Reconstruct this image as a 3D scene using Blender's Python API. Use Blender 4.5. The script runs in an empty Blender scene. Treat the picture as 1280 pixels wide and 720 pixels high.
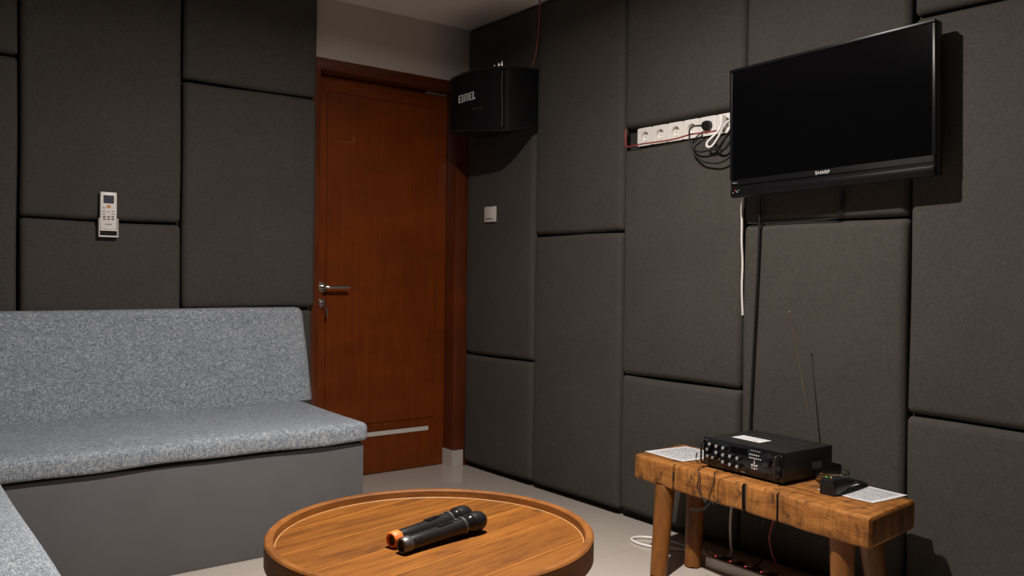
import bpy, bmesh, math, random
from mathutils import Vector, Matrix
random.seed(7)
sc = bpy.context.scene
COL = sc.collection
PI = math.pi

# ------------------------------------------------------------------ materials
def newmat(name):
    m = bpy.data.materials.new(name); m.use_nodes = True
    nt = m.node_tree; b = nt.nodes['Principled BSDF']
    return m, nt, b
def N(nt, typ, **kw):
    n = nt.nodes.new(typ)
    for k, v in kw.items():
        if k.startswith('i_'):
            n.inputs[k[2:].replace('_', ' ')].default_value = v
        else: setattr(n, k, v)
    return n
def plain(name, col, rough=.5, metal=0., spec=.5, noise=.06, nscale=30., emit=None, estr=0., coat=0.):
    m, nt, b = newmat(name)
    tc = N(nt, 'ShaderNodeTexCoord'); nz = N(nt, 'ShaderNodeTexNoise'); nz.inputs['Scale'].default_value = nscale
    nt.links.new(tc.outputs['Object'], nz.inputs['Vector'])
    cr = N(nt, 'ShaderNodeValToRGB')
    cr.color_ramp.elements[0].color = (*[c*(1-noise) for c in col], 1); cr.color_ramp.elements[1].color = (*[min(1, c*(1+noise)) for c in col], 1)
    cr.color_ramp.elements[0].position = .3; cr.color_ramp.elements[1].position = .7
    nt.links.new(nz.outputs['Fac'], cr.inputs['Fac']); nt.links.new(cr.outputs['Color'], b.inputs['Base Color'])
    b.inputs['Roughness'].default_value = rough; b.inputs['Metallic'].default_value = metal
    b.inputs['Specular IOR Level'].default_value = spec; b.inputs['Coat Weight'].default_value = coat
    if emit: b.inputs['Emission Color'].default_value = (*emit, 1); b.inputs['Emission Strength'].default_value = estr
    return m
def mix(nt, fac, a, b, blend='MIX'):
    n = N(nt, 'ShaderNodeMix', data_type='RGBA', blend_type=blend)
    for sock, v in ((0, fac), (6, a), (7, b)):
        if hasattr(v, 'is_linked'): nt.links.new(v, n.inputs[sock])
        elif isinstance(v, (int, float)): n.inputs[sock].default_value = v
        else: n.inputs[sock].default_value = (*v, 1)
    return n.outputs[2]
def noise(nt, vec, scale, sc3=(1, 1, 1), detail=3., rough=.55, off=(0, 0, 0)):
    mp = N(nt, 'ShaderNodeMapping'); mp.inputs['Scale'].default_value = sc3; mp.inputs['Location'].default_value = off
    nt.links.new(vec, mp.inputs['Vector'])
    n = N(nt, 'ShaderNodeTexNoise'); n.inputs['Scale'].default_value = scale; n.inputs['Detail'].default_value = detail; n.inputs['Roughness'].default_value = rough
    nt.links.new(mp.outputs['Vector'], n.inputs['Vector']); return n.outputs['Fac']
def ramp(nt, fac, stops):
    r = N(nt, 'ShaderNodeValToRGB'); e = r.color_ramp.elements
    while len(e) < len(stops): e.new(.5)
    for el, (p, c) in zip(e, stops):
        el.position = p; el.color = (c, c, c, 1) if isinstance(c, (int, float)) else (*c, 1)
    nt.links.new(fac, r.inputs['Fac']); return r.outputs['Color']
def bump(nt, b, h, strength=.2, dist=.002):
    n = N(nt, 'ShaderNodeBump'); n.inputs['Strength'].default_value = strength; n.inputs['Distance'].default_value = dist
    nt.links.new(h, n.inputs['Height']); nt.links.new(n.outputs['Normal'], b.inputs['Normal'])
def objco(nt): return N(nt, 'ShaderNodeTexCoord').outputs['Object']

def fabric_panel():
    m, nt, b = newmat('charcoal_fabric'); v = objco(nt)
    w1 = noise(nt, v, 1, (60, 700, 700), 2); w2 = noise(nt, v, 1, (700, 60, 700), 2)
    w = mix(nt, .5, w1, w2)
    big = noise(nt, v, 3.5, detail=4)
    c = mix(nt, ramp(nt, w, [(.32, 0), (.68, 1)]), (.051, .046, .041), (.090, .082, .0735))
    c = mix(nt, 1., c, ramp(nt, big, [(.3, .93), (.7, 1.06)]), 'MULTIPLY')
    spots = noise(nt, v, 38, detail=1)
    c = mix(nt, ramp(nt, spots, [(.80, 0.), (.84, .35)]), c, (.16, .15, .14))
    nt.links.new(c, b.inputs['Base Color']); b.inputs['Roughness'].default_value = .92
    b.inputs['Specular IOR Level'].default_value = .05; b.inputs['Sheen Weight'].default_value = 0.
    bump(nt, b, w, .25, .001); return m
def fabric_sofa():
    m, nt, b = newmat('blue_grey_tweed'); v = objco(nt)
    w1 = noise(nt, v, 1, (60, 560, 560), 2, .6); w2 = noise(nt, v, 1, (560, 80, 80), 2, .6)
    w3 = noise(nt, v, 1, (260, 260, 260), 2)
    a = ramp(nt, w1, [(.36, 0), (.64, 1)]); d = ramp(nt, w2, [(.36, 0), (.64, 1)])
    w = mix(nt, .5, a, d); w = mix(nt, .25, w, w3)
    c = ramp(nt, w, [(.15, (.10, .115, .14)), (.45, (.235, .265, .31)), (.60, (.33, .36, .40)), (.85, (.60, .625, .655))])
    big = noise(nt, v, 9, detail=3)
    c = mix(nt, 1., c, ramp(nt, big, [(.3, .94), (.7, 1.05)]), 'MULTIPLY')
    nt.links.new(c, b.inputs['Base Color']); b.inputs['Roughness'].default_value = .9; b.inputs['Specular IOR Level'].default_value = .2
    bump(nt, b, w, .35, .0015); return m
def wood(name, dark, mid, light, grain=(1, 22, 22), rough=.4, planks=None, spec=.5, knots=.0, contrast=1.0, bstr=.15, sawn=False):
    """grain stretched along local X; planks = (width, angle)"""
    m, nt, b = newmat(name); v = objco(nt)
    if planks:
        r = N(nt, 'ShaderNodeMapping'); r.inputs['Rotation'].default_value = (0, 0, -planks[1]); nt.links.new(v, r.inputs['Vector']); v = r.outputs['Vector']
        sp = N(nt, 'ShaderNodeSeparateXYZ'); nt.links.new(v, sp.inputs[0])
        dv = N(nt, 'ShaderNodeMath', operation='MULTIPLY_ADD'); dv.inputs[1].default_value = 1/planks[0]; dv.inputs[2].default_value = 50.9275; nt.links.new(sp.outputs['Y'], dv.inputs[0])
        fl = N(nt, 'ShaderNodeMath', operation='FLOOR'); nt.links.new(dv.outputs[0], fl.inputs[0])
        fr = N(nt, 'ShaderNodeMath', operation='FRACT'); nt.links.new(dv.outputs[0], fr.inputs[0])
        wn = N(nt, 'ShaderNodeTexWhiteNoise', noise_dimensions='1D'); nt.links.new(fl.outputs[0], wn.inputs['W'])
        sh = N(nt, 'ShaderNodeVectorMath', operation='MULTIPLY_ADD'); sh.inputs[1].default_value = (7, 0, 5); nt.links.new(wn.outputs['Color'], sh.inputs[0]); nt.links.new(v, sh.inputs[2]); v = sh.outputs[0]
    g = noise(nt, v, 3.2, grain, 6, .62)
    fine = noise(nt, v, 14, (grain[0], grain[1]*1.5, grain[2]*1.5), 4, .6)
    g2 = mix(nt, .35, g, fine)
    lo, hi = .5-.2/contrast, .5+.2/contrast
    c = ramp(nt, g2, [(lo, dark), (.5, mid), (hi, light)])
    big = noise(nt, v, 2.2, (1, 3, 3), 3)
    c = mix(nt, 1., c, ramp(nt, big, [(.3, .78), (.7, 1.14)]), 'MULTIPLY')
    if knots:
        kn = noise(nt, v, 5, (1, 2.6, 2.6), 2, .5, (3, 1, 2))
        c = mix(nt, ramp(nt, kn, [(.66, 0.), (.76, knots)]), c, [x*.45 for x in dark])
    if sawn:   # upright saw marks, dark bruises, pale scratches
        sw = noise(nt, v, 1, (58, 9, 5), 5, .72); c = mix(nt, 1., c, ramp(nt, sw, [(.36, .60), (.52, 1.0), (.7, 1.14)]), 'MULTIPLY')
        br_ = noise(nt, v, 1, (19, 12, 15), 5, .7, (4, 2, 9)); c = mix(nt, ramp(nt, br_, [(.545, 0.), (.63, .8)]), c, (.05, .022, .009))
        sc_ = noise(nt, v, 1, (75, 30, 120), 3, .6, (1, 7, 3)); c = mix(nt, ramp(nt, sc_, [(.66, 0.), (.72, .55)]), c, (.42, .28, .19))
    if planks:
        tone = ramp(nt, wn.outputs['Value'], [(0, .82), (1, 1.12)])
        c = mix(nt, 1., c, tone, 'MULTIPLY')
        line = ramp(nt, fr.outputs[0], [(0., 1.), (.012, .9), (.024, 0.)])
        c = mix(nt, line, c, [min(1, x*1.45) for x in light])
    nt.links.new(c, b.inputs['Base Color']); b.inputs['Roughness'].default_value = rough; b.inputs['Specular IOR Level'].default_value = spec
    bump(nt, b, g2, bstr, .001); return m
def tile_floor():
    m, nt, b = newmat('greige_porcelain_tile'); v = objco(nt)
    br = N(nt, 'ShaderNodeTexBrick', offset=0., squash=1.)
    br.inputs['Scale'].default_value = 1; br.inputs['Brick Width'].default_value = .6; br.inputs['Row Height'].default_value = .6
    br.inputs['Mortar Size'].default_value = .0016; br.inputs['Color1'].default_value = (.47, .415, .37, 1); br.inputs['Color2'].default_value = (.48, .425, .38, 1); br.inputs['Mortar'].default_value = (.38, .33, .29, 1)
    mp = N(nt, 'ShaderNodeMapping'); mp.inputs['Location'].default_value = (.12, .31, 0); nt.links.new(v, mp.inputs[0]); nt.links.new(mp.outputs[0], br.inputs['Vector'])
    nt.links.new(br.outputs['Color'], b.inputs['Base Color']); b.inputs['Roughness'].default_value = .12; b.inputs['Specular IOR Level'].default_value = .5; return m
def paper_mat(name, rows, cut=.46, along='X', margin=.1, length=.2, width=.14):
    """white sheet with rows of dark printed words; local X runs along a row, rows step along local Y (metres)"""
    m, nt, b = newmat(name); v = objco(nt); sp = N(nt, 'ShaderNodeSeparateXYZ'); nt.links.new(v, sp.inputs[0])
    def math_(op, a, c=None):
        n = N(nt, 'ShaderNodeMath', operation=op)
        for i, q in ((0, a), (1, c)):
            if q is None: continue
            if hasattr(q, 'is_linked'): nt.links.new(q, n.inputs[i])
            else: n.inputs[i].default_value = q
        return n.outputs[0]
    yy = math_('MULTIPLY', sp.outputs['Y'], rows/width); fl = math_('FLOOR', yy); fr = math_('FRACT', yy)
    row = math_('MULTIPLY', math_('GREATER_THAN', fr, .28), math_('LESS_THAN', fr, .72))
    cb = N(nt, 'ShaderNodeCombineXYZ'); nt.links.new(math_('MULTIPLY', sp.outputs['X'], 430.), cb.inputs[0]); nt.links.new(math_('MULTIPLY', fl, 7.31), cb.inputs[1])
    nz = N(nt, 'ShaderNodeTexNoise'); nz.inputs['Scale'].default_value = 1; nz.inputs['Detail'].default_value = 3; nt.links.new(cb.outputs[0], nz.inputs['Vector'])
    words = math_('GREATER_THAN', nz.outputs['Fac'], cut)
    inx = math_('LESS_THAN', math_('ABSOLUTE', sp.outputs['X']), length*(.5-margin)); iny = math_('LESS_THAN', math_('ABSOLUTE', sp.outputs['Y']), width*(.5-margin))
    ink = math_('MULTIPLY', math_('MULTIPLY', row, words), math_('MULTIPLY', inx, iny))
    c = mix(nt, ink, (.74, .73, .76), (.06, .06, .07)); nt.links.new(c, b.inputs['Base Color']); b.inputs['Roughness'].default_value = .75; return m
def glass_mat():
    m, nt, b = newmat('clear_glass'); b.inputs['Base Color'].default_value = (.92, .96, .95, 1); b.inputs['Roughness'].default_value = .02
    b.inputs['Transmission Weight'].default_value = 1.; b.inputs['IOR'].default_value = 1.47; return m

M = {}
M['panel'] = fabric_panel(); M['sofa'] = fabric_sofa()
M['sofa_base'] = plain('grey_painted_board', (.118, .115, .120), .55, noise=.04, nscale=8)
M['scuff'] = plain('rubbed_pale_varnish', (.27, .10, .035), .5)
M['gap'] = plain('painted_gap_shade', (.02, .018, .017), .8)
M['white_wall'] = plain('off_white_paint', (.53, .475, .43), .8, noise=.02, nscale=4)
M['dark_wall'] = plain('dark_wall_paint', (.03, .028, .026), .85)
M['ceiling'] = plain('ceiling_paint', (.80, .735, .675), .85, noise=.02, nscale=4)
M['floor'] = tile_floor()
M['skirting'] = plain('skirting_tile', (.50, .46, .43), .25, noise=.05, nscale=60)
DK, MD, LT = (.120, .021, .003), (.165, .032, .0035), (.21, .046, .006)
M['door'] = wood('red_brown_door_veneer', DK, MD, LT, (16, 16, .8), .36, contrast=.8, bstr=.05, spec=.3)
M['door_frame'] = wood('red_brown_frame_wood', (.085, .018, .005), (.115, .025, .0065), (.15, .034, .009), (16, 16, .8), .28, contrast=.8, bstr=.05)
M['teak'] = wood('teak_planks', (.100, .031, .004), (.190, .063, .0065), (.25, .091, .011), (1.3, 13, 13), .6, (.138, math.radians(12)), knots=.8, contrast=1.3, spec=.22)
M['teak_rim'] = wood('teak_rim_wood', (.11, .035, .006), (.20, .068, .011), (.27, .10, .018), (3, 3, 18), .6, spec=.25)
M['beam'] = wood('rough_reclaimed_wood', (.14, .045, .009), (.34, .128, .026), (.46, .195, .05), (1.6, 9, 9), .7, spec=.3, knots=.85, contrast=1.2, bstr=.5, sawn=True)
M['beam_end'] = wood('end_grain_wood', (.045, .015, .004), (.13, .048, .012), (.24, .10, .028), (10, 10, 1.6), .7, knots=.6, contrast=1.1, bstr=.5)
M['leg_wood'] = wood('round_leg_wood', (.11, .036, .006), (.19, .066, .011), (.26, .096, .018), (14, 14, .9), .45)
M['pale_line'] = plain('pale_filler_highlight', (.36, .19, .075), .5)
M['crack'] = plain('dark_wood_crack', (.025, .014, .008), .9)
M['steel'] = plain('brushed_steel', (.62, .58, .53), .28, 1., noise=.04, nscale=200)
M['chrome'] = plain('chrome', (.75, .74, .72), .15, 1., noise=.02)
M['black_plastic'] = plain('black_plastic', (.010, .010, .011), .35, noise=.1)
M['black_gloss'] = plain('black_gloss_plastic', (.008, .008, .010), .12, noise=.1)
M['tv_bezel'] = plain('satin_black_bezel', (.006, .006, .007), .32, noise=.1, spec=.3)
M['screen'] = plain('black_screen_glass', (.002, .002, .0025), .12, noise=.05, spec=.15)
M['black_vinyl'] = plain('black_vinyl', (.005, .005, .006), .5, noise=.2, nscale=120, spec=.3)
M['grille_cloth'] = plain('black_grille_cloth', (.004, .004, .005), .8, noise=.3, nscale=400, spec=.2)
M['black_metal'] = plain('black_coated_metal', (.017, .016, .015), .45, noise=.1, nscale=200)
M['black_cable'] = plain('black_cable_rubber', (.010, .010, .010), .5)
M['white_plastic'] = plain('white_plastic', (.86, .82, .79), .35, noise=.02)
M['grey_plastic'] = plain('grey_plastic', (.28, .27, .26), .4, noise=.04)
M['ivory_plastic'] = plain('ivory_plastic', (.62, .58, .54), .4, noise=.03)
M['socket_well'] = plain('shaded_socket_plastic', (.50, .47, .44), .4)
M['hole'] = plain('dark_pin_hole', (.02, .02, .02), .6)
M['antenna'] = plain('dull_steel_rod', (.46, .43, .36), .33, .92)
M['mark_white'] = plain('white_printed_ink', (.62, .60, .58), .5, noise=.01)
M['mark_grey'] = plain('grey_printed_ink', (.20, .20, .20), .5, noise=.01)
M['knob'] = plain('silver_knob_plastic', (.42, .42, .44), .35, .3)
M['red_wire'] = plain('red_wire_plastic', (.33, .05, .045), .45)
M['copper_wire'] = plain('clear_copper_speaker_wire', (.36, .10, .055), .35, .2)
M['dim_copper'] = plain('dull_copper_ring', (.10, .035, .02), .4, .4)
M['orange'] = plain('orange_rubber', (.80, .17, .022), .5, noise=.05)
M['mic_body'] = plain('grey_black_mic_coating', (.022, .021, .021), .26, .35, noise=.08, nscale=150)
M['mic_mesh'] = plain('black_wire_mesh', (.014, .014, .016), .42, .5, noise=.6, nscale=520)
M['mic_collar'] = plain('black_shiny_collar', (.012, .012, .013), .16, .3)
M['silver_band'] = plain('dull_silver_band', (.12, .115, .11), .4, .7)
M['lcd'] = plain('grey_lcd_glass', (.075, .075, .105), .2, noise=.1)
M['btn_orange'] = plain('orange_button', (.70, .25, .05), .5); M['btn_grey'] = plain('grey_button', (.30, .29, .29), .5); M['btn_dark'] = plain('dark_button', (.12, .10, .09), .5)
M['led_red'] = plain('lit_red_lamp', (.6, .02, .02), .4, emit=(1, .10, .12), estr=1.0)
M['led_green'] = plain('lit_green_lamp', (.02, .5, .05), .4, emit=(.1, 1, .15), estr=.5)
M['led_yellow'] = plain('lit_yellow_lamp', (.5, .4, .02), .4, emit=(1, .75, .1), estr=.7)
M['glass'] = glass_mat()
M['paper_song'] = paper_mat('printed_paper', 13, .44, length=.19, width=.2, margin=.07)
M['paper_rules'] = paper_mat('printed_paper_bold', 11, .40, length=.185, width=.17, margin=.08)
M['amp_label'] = paper_mat('paper_label', 2, .55, length=.115, width=.06, margin=.2)
M['bulb'] = plain('lit_diffuser', (.9, .9, .9), .5, emit=(1, .86, .70), estr=4.)

# ------------------------------------------------------------------ helpers
def link(name, bm, mat, parent=None, smooth=False, mats=None):
    me = bpy.data.meshes.new(name); bm.normal_update(); bm.to_mesh(me); bm.free()
    for mm in (mats or [mat]): me.materials.append(mm)
    if smooth:
        for p in me.polygons: p.use_smooth = True
    o = bpy.data.objects.new(name, me); COL.objects.link(o)
    if parent: o.parent = parent
    return o
def sharp(o, ang=35):
    me = o.data
    for p in me.polygons: p.use_smooth = True
    try: me.set_sharp_from_angle(angle=math.radians(ang))
    except Exception: pass
    return o
def thing(name, label, cat, loc=(0, 0, 0), rot=(0, 0, 0), group=None):
    o = bpy.data.objects.new(name, None); COL.objects.link(o); o.location = loc; o.rotation_euler = rot; o.empty_display_size = .05
    return tag(o, label, cat, group)
def tag(o, label, cat, group=None):
    o['label'] = label; o['category'] = cat
    if group: o['group'] = group
    return o
def struct(o): o['kind'] = 'structure'; return o
def add_box(bm, lo, hi, bev=0., seg=3, M4=None):
    r = bmesh.ops.create_cube(bm, size=1.)
    vs = r['verts']
    for v in vs: v.co = Vector([lo[i]+(v.co[i]+.5)*(hi[i]-lo[i]) for i in range(3)])
    if bev > 0:
        es = list({e for v in vs for e in v.link_edges})
        rr = bmesh.ops.bevel(bm, geom=es, offset=bev, segments=seg, profile=.5, affect='EDGES')
        vs = list({v for f in rr['faces'] for v in f.verts} | {v for v in vs if v.is_valid})
    if M4 is not None:
        for v in vs: v.co = M4 @ v.co
    return vs
def box(lo, hi, bev=0., seg=3):
    bm = bmesh.new(); add_box(bm, lo, hi, bev, seg); return bm
def part(name, mat, parent, lo, hi, bev=0., seg=3): return sharp(link(name, box(lo, hi, bev, seg), mat, parent))
def catmull(pts, n=8):
    P = [Vector(p) for p in pts]; P = [2*P[0]-P[1]] + P + [2*P[-1]-P[-2]]; out = []
    for i in range(1, len(P)-2):
        for k in range(n):
            t = k/n; a, b, c, d = P[i-1:i+3]
            out.append(.5*((2*b)+(c-a)*t+(2*a-5*b+4*c-d)*t*t+(3*b-a-3*c+d)*t**3))
    out.append(P[-2]); return out
def add_tube(bm, pts, rad, seg=8, n=8, smooth_path=True):
    P = catmull(pts, n) if smooth_path and len(pts) > 2 else [Vector(p) for p in pts]
    rf = rad if callable(rad) else (lambda t: rad)
    up = None; rings = []
    for i, p in enumerate(P):
        t = (P[min(i+1, len(P)-1)]-P[max(i-1, 0)]).normalized()
        if up is None:
            up = Vector((0, 0, 1)) if abs(t.z) < .9 else Vector((1, 0, 0))
        up = (up-t*up.dot(t)); up = up.normalized() if up.length > 1e-6 else t.orthogonal().normalized()
        s = t.cross(up); r = rf(i/(len(P)-1))
        rings.append([bm.verts.new(p+(up*math.cos(2*PI*k/seg)+s*math.sin(2*PI*k/seg))*r) for k in range(seg)])
    for a, b in zip(rings, rings[1:]):
        for k in range(seg): bm.faces.new((a[k], a[(k+1) % seg], b[(k+1) % seg], b[k]))
    bm.faces.new(rings[0][::-1]); bm.faces.new(rings[-1])
    bmesh.ops.recalc_face_normals(bm, faces=bm.faces)
def tube(name, pts, rad, mat, parent=None, seg=8, n=8, smooth_path=True):
    bm = bmesh.new(); add_tube(bm, pts, rad, seg, n, smooth_path); return sharp(link(name, bm, mat, parent), 50)
def add_lathe(bm, prof, seg=32, M4=None, caps=True):
    """profile of (radius, height) about local Z"""
    rings = []
    for r, h in prof:
        rings.append([bm.verts.new((r*math.cos(2*PI*k/seg), r*math.sin(2*PI*k/seg), h)) for k in range(seg)])
    for a, b in zip(rings, rings[1:]):
        for k in range(seg): bm.faces.new((a[k], a[(k+1) % seg], b[(k+1) % seg], b[k]))
    if caps and prof[0] != prof[-1]:
        if prof[0][0] > 1e-6: bm.faces.new(rings[0][::-1])
        if prof[-1][0] > 1e-6: bm.faces.new(rings[-1])
    bmesh.ops.remove_doubles(bm, verts=[v for rr in rings for v in rr if v.is_valid], dist=1e-6)
    vs = [v for rr in rings for v in rr if v.is_valid]
    if M4 is not None:
        for v in vs: v.co = M4 @ v.co
    bmesh.ops.recalc_face_normals(bm, faces=bm.faces)
def lathe(name, prof, mat, parent=None, seg=32, M4=None, ang=35):
    bm = bmesh.new(); add_lathe(bm, prof, seg, M4); return sharp(link(name, bm, mat, parent), ang)
def add_prism(bm, outline_lo, outline_hi):
    a = [bm.verts.new(p) for p in outline_lo]; b = [bm.verts.new(p) for p in outline_hi]; n = len(a)
    for k in range(n): bm.faces.new((a[k], a[(k+1) % n], b[(k+1) % n], b[k]))
    bm.faces.new(a[::-1]); bm.faces.new(b); bmesh.ops.recalc_face_normals(bm, faces=bm.faces)
def text_mesh(name, body, size, mat, parent, M4, depth=.0004, bold=0., sx=1.):
    cu = bpy.data.curves.new('lettering', 'FONT'); cu.body = body; cu.size = size; cu.extrude = depth; cu.align_x = 'CENTER'; cu.align_y = 'CENTER'; cu.offset = bold
    t = bpy.data.objects.new('lettering', cu); COL.objects.link(t)
    bpy.context.view_layer.update()
    me = bpy.data.meshes.new_from_object(t.evaluated_get(bpy.context.evaluated_depsgraph_get()))
    bpy.data.objects.remove(t); bpy.data.curves.remove(cu)
    me.transform(M4 @ Matrix.Diagonal((sx, 1, 1, 1))); me.name = name; me.materials.clear(); me.materials.append(mat)
    o = bpy.data.objects.new(name, me); COL.objects.link(o); o.parent = parent; return o
def axis_mat(o, x, y, z):
    m = Matrix.Identity(4)
    for i, a in enumerate((x, y, z)):
        for j in range(3): m[j][i] = a[j]
    for j in range(3): m[j][3] = o[j]
    return m

# ------------------------------------------------------------------ camera (solved from the photograph's vanishing points)
yaw, pit, rol = (math.radians(a) for a in (37.62401, .757571, .735524))
fwd = Vector((math.sin(yaw)*math.cos(pit), math.cos(yaw)*math.cos(pit), -math.sin(pit)))
rgt = Vector((math.cos(yaw), -math.sin(yaw), 0)); up_ = rgt.cross(fwd)
r2 = math.cos(rol)*rgt+math.sin(rol)*up_; u2 = -math.sin(rol)*rgt+math.cos(rol)*up_
cam = bpy.data.cameras.new('camera'); cam.sensor_width = 36; cam.lens = 1058.36/1280*36; cam.clip_start = .02
co = bpy.data.objects.new('camera', cam); COL.objects.link(co)
co.matrix_world = axis_mat((-2.54577, -3.72170, 1.01), r2, u2, -fwd); sc.camera = co

# ------------------------------------------------------------------ room shell
H = 2.314; XL = -2.95; XR = .05; YF = -4.9
struct(link('floor', box((XL-.1, YF-.1, -.1), (XR+.1, .25, 0)), M['floor']))
struct(link('ceiling', box((XL-.1, YF-.1, H), (XR+.1, .25, H+.1)), M['ceiling']))
struct(link('wall_right', box((XR, YF-.1, 0), (XR+.1, .25, H)), M['dark_wall']))
struct(link('wall_left', box((XL-.1, YF-.1, 0), (XL, .25, H)), M['dark_wall']))
struct(link('wall_front', box((XL, YF-.1, 0), (XR, YF, H)), M['dark_wall']))
bm = bmesh.new()
add_box(bm, (-.885, 0, 2.0305), (XR, .15, H)); add_box(bm, (-.885, 0, 0), (-.879, .15, 2.031)); add_box(bm, (-.88, .14, 0), (XR, .2, 2.031))
nw = len(bm.faces)
add_box(bm, (XL, 0, 0), (-.8851, .15, H)); bm.faces.ensure_lookup_table()
for f in bm.faces[nw:]: f.material_index = 1
struct(link('wall_back', bm, None, mats=[M['white_wall'], M['dark_wall']]))
# skirting block wrapped round the foot of the right door jamb
bm = bmesh.new(); add_box(bm, (-.068, -.012, 0), (-.0005, -.0045, .088), .002, 2); add_box(bm, (-.068, -.0045, 0), (-.061, .088, .088), .001, 2)
struct(link('baseboard_right', bm, M['skirting']))

# ------------------------------------------------------------------ door
d = bpy.data.objects.new('door_1', None); COL.objects.link(d); d.location = (-.42, .09, 0); struct(d)
d['label'] = 'red-brown wooden door between the left fabric panels and the corner loudspeaker'
def dpart(name, bm, mat): 
    for v in bm.verts: v.co -= Vector((-.42, .09, 0))
    return sharp(link(name, bm, mat, d))
bm = bmesh.new()   # frame: two jambs and a head, with a rebate stop
add_box(bm, (-.878, -.004, 0), (-.829, .135, 1.978), .003, 2); add_box(bm, (-.0605, -.004, .0), (XR-.001, .135, 1.978), .003, 2)
add_box(bm, (-.878, -.004, 1.976), (XR-.001, .135, 2.030), .003, 2)
dpart('door_frame', bm, M['door_frame'])
# leaf: stiles and rails around a shallow raised field; a slot cut low down
bm = bmesh.new()
gx0, gx1, gz0, gz1 = -.752, -.128, .258, 1.895
L0, L1, LZ = -.828, -.0615, 1.972
g = .003
add_box(bm, (L0, .094, .004), (L1, .13, LZ))
def face_piece(x0, z0, x1, z1): add_box(bm, (x0, .0895, z0), (x1, .0945, z1), .0008, 1)
face_piece(L0, .004, gx0-g, LZ); face_piece(gx1+g, .004, L1, LZ); face_piece(gx0-g, gz1+g, gx1+g, LZ)
face_piece(gx0+g, gz0+g, gx1-g, gz1-g)
face_piece(gx0-g, .217, gx1+g, gz0-g); face_piece(gx0-g, .004, gx1+g, .190); face_piece(gx0-g, .19, gx0+.018, .217); face_piece(gx1-.018, .19, gx1+g, .217)
dpart('door_leaf', bm, M['door'])
dpart('vent_strip', box((gx0+.018, .0925, .1925), (gx1-.026, .0943, .2145)), M['ivory_plastic'])
dpart('highlight_strip', box((-.20, .075, 1.966), (-.075, .089, 1.975), .001, 1), M['grey_plastic'])  # added pale strip standing for the highlight streak at the door head
o = dpart('scuff_mark', box((-.612, .0884, 1.668), (-.606, .0891, 1.694)), M['scuff']); o['label'] = 'pale scuff mark'
bm = bmesh.new(); add_box(bm, (-.695, .0885, 1.662), (-.612, .0891, 1.665), 0, 1)
for v in bm.verts: v.co.z += (v.co.x+.612)*.06
dpart('scuff_mark', bm, M['scuff'])
# lever handle
hx, hz = -.773, .949
bm = bmesh.new(); add_lathe(bm, [(.0, 0), (.0255, 0), (.0255, .006), (.022, .009), (.010, .010), (.010, .05), (0, .05)], 28, axis_mat((hx, .0895, hz), (1, 0, 0), (0, 0, 1), (0, -1, 0)))
add_tube(bm, [(hx, .048, hz), (hx+.012, .043, hz), (hx+.03, .041, hz), (hx+.125, .041, hz)], .0082, 12, 6)
dpart('door_handle', bm, M['steel'])
bm = bmesh.new(); kz = .872
add_lathe(bm, [(0, 0), (.0215, 0), (.0215, .005), (.018, .008), (.009, .008), (.009, .013), (0, .013)], 24, axis_mat((hx, .0895, kz), (1, 0, 0), (0, 0, 1), (0, -1, 0)))
dpart('lock_cylinder', bm, M['steel'])
bm = bmesh.new(); add_box(bm, (hx-.001, .045, kz-.010), (hx+.001, .078, kz+.010), .0008, 1)
add_tube(bm, [(hx+.010*math.sin(a), .052, kz-.016-.012*math.cos(a)) for a in [k*PI/8 for k in range(17)]], .0012, 6, 2)
add_box(bm, (hx+.006, .049, kz-.065), (hx+.016, .053, kz-.026), .001, 1)
dpart('key', bm, M['chrome'])

# ------------------------------------------------------------------ padded acoustic panels
def pad(w, h, t, r=.026, rc=.018, bulge=.004, seed=0):
    rnd = random.Random(seed); ph = [rnd.uniform(0, 6.28) for _ in range(4)]
    ed = [0, .06, .16, .3, .48, .72, 1.]
    def samples(L):
        a = [r*e for e in ed]; k = 8
        mid = [r+(L-2*r)*i/k for i in range(1, k)]
        return a+mid+[L-x for x in reversed(a)]
    xs, ys = samples(w), samples(h)
    prof = lambda dd: math.sqrt(max(0, 1-(1-min(dd/r, 1))**2))
    bm = bmesh.new(); grid = []
    def place(x, y):
        X, Y = x-w/2, y-h/2
        dx, dy = abs(X)-(w/2-rc), abs(Y)-(h/2-rc)
        if dx > 0 and dy > 0:
            a, b = dx/rc, dy/rc
            X = math.copysign(w/2-rc+rc*a*math.sqrt(1-b*b/2), X); Y = math.copysign(h/2-rc+rc*b*math.sqrt(1-a*a/2), Y)
        # the cloth pulls the edges in by a hair
        X += .0018*math.sin(Y*7+ph[0])*(abs(X)/(w/2)); Y += .0022*math.sin(X*9+ph[1])*(abs(Y)/(h/2))
        return X, Y
    for y in ys:
        row = []
        for x in xs:
            X, Y = place(x, y); s = prof(min(x, w-x))*prof(min(y, h-y)); u, v = 2*x/w-1, 2*y/h-1
            z = (t-r)+r*s+bulge*(1-u*u)*(1-v*v)+.0007*s*math.sin(6*X+ph[2])*math.sin(5*Y+ph[3])
            row.append(bm.verts.new((X, Y, z)))
        grid.append(row)
    for j in range(len(ys)-1):
        for i in range(len(xs)-1): bm.faces.new((grid[j][i], grid[j][i+1], grid[j+1][i+1], grid[j+1][i]))
    rim = grid[0][:]+[g_[-1] for g_ in grid[1:]]+grid[-1][-2::-1]+[g_[0] for g_ in grid[-2:0:-1]]
    low = [bm.verts.new((v.co.x, v.co.y, 0)) for v in rim]; n = len(rim)
    for k in range(n): bm.faces.new((rim[k], low[k], low[(k+1) % n], rim[(k+1) % n]))
    bm.faces.new(low); bmesh.ops.recalc_face_normals(bm, faces=bm.faces)
    return bm
GR, GL = 'charcoal padded panels on the television wall', 'charcoal padded panels on the door wall'
cnt = [0]
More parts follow.
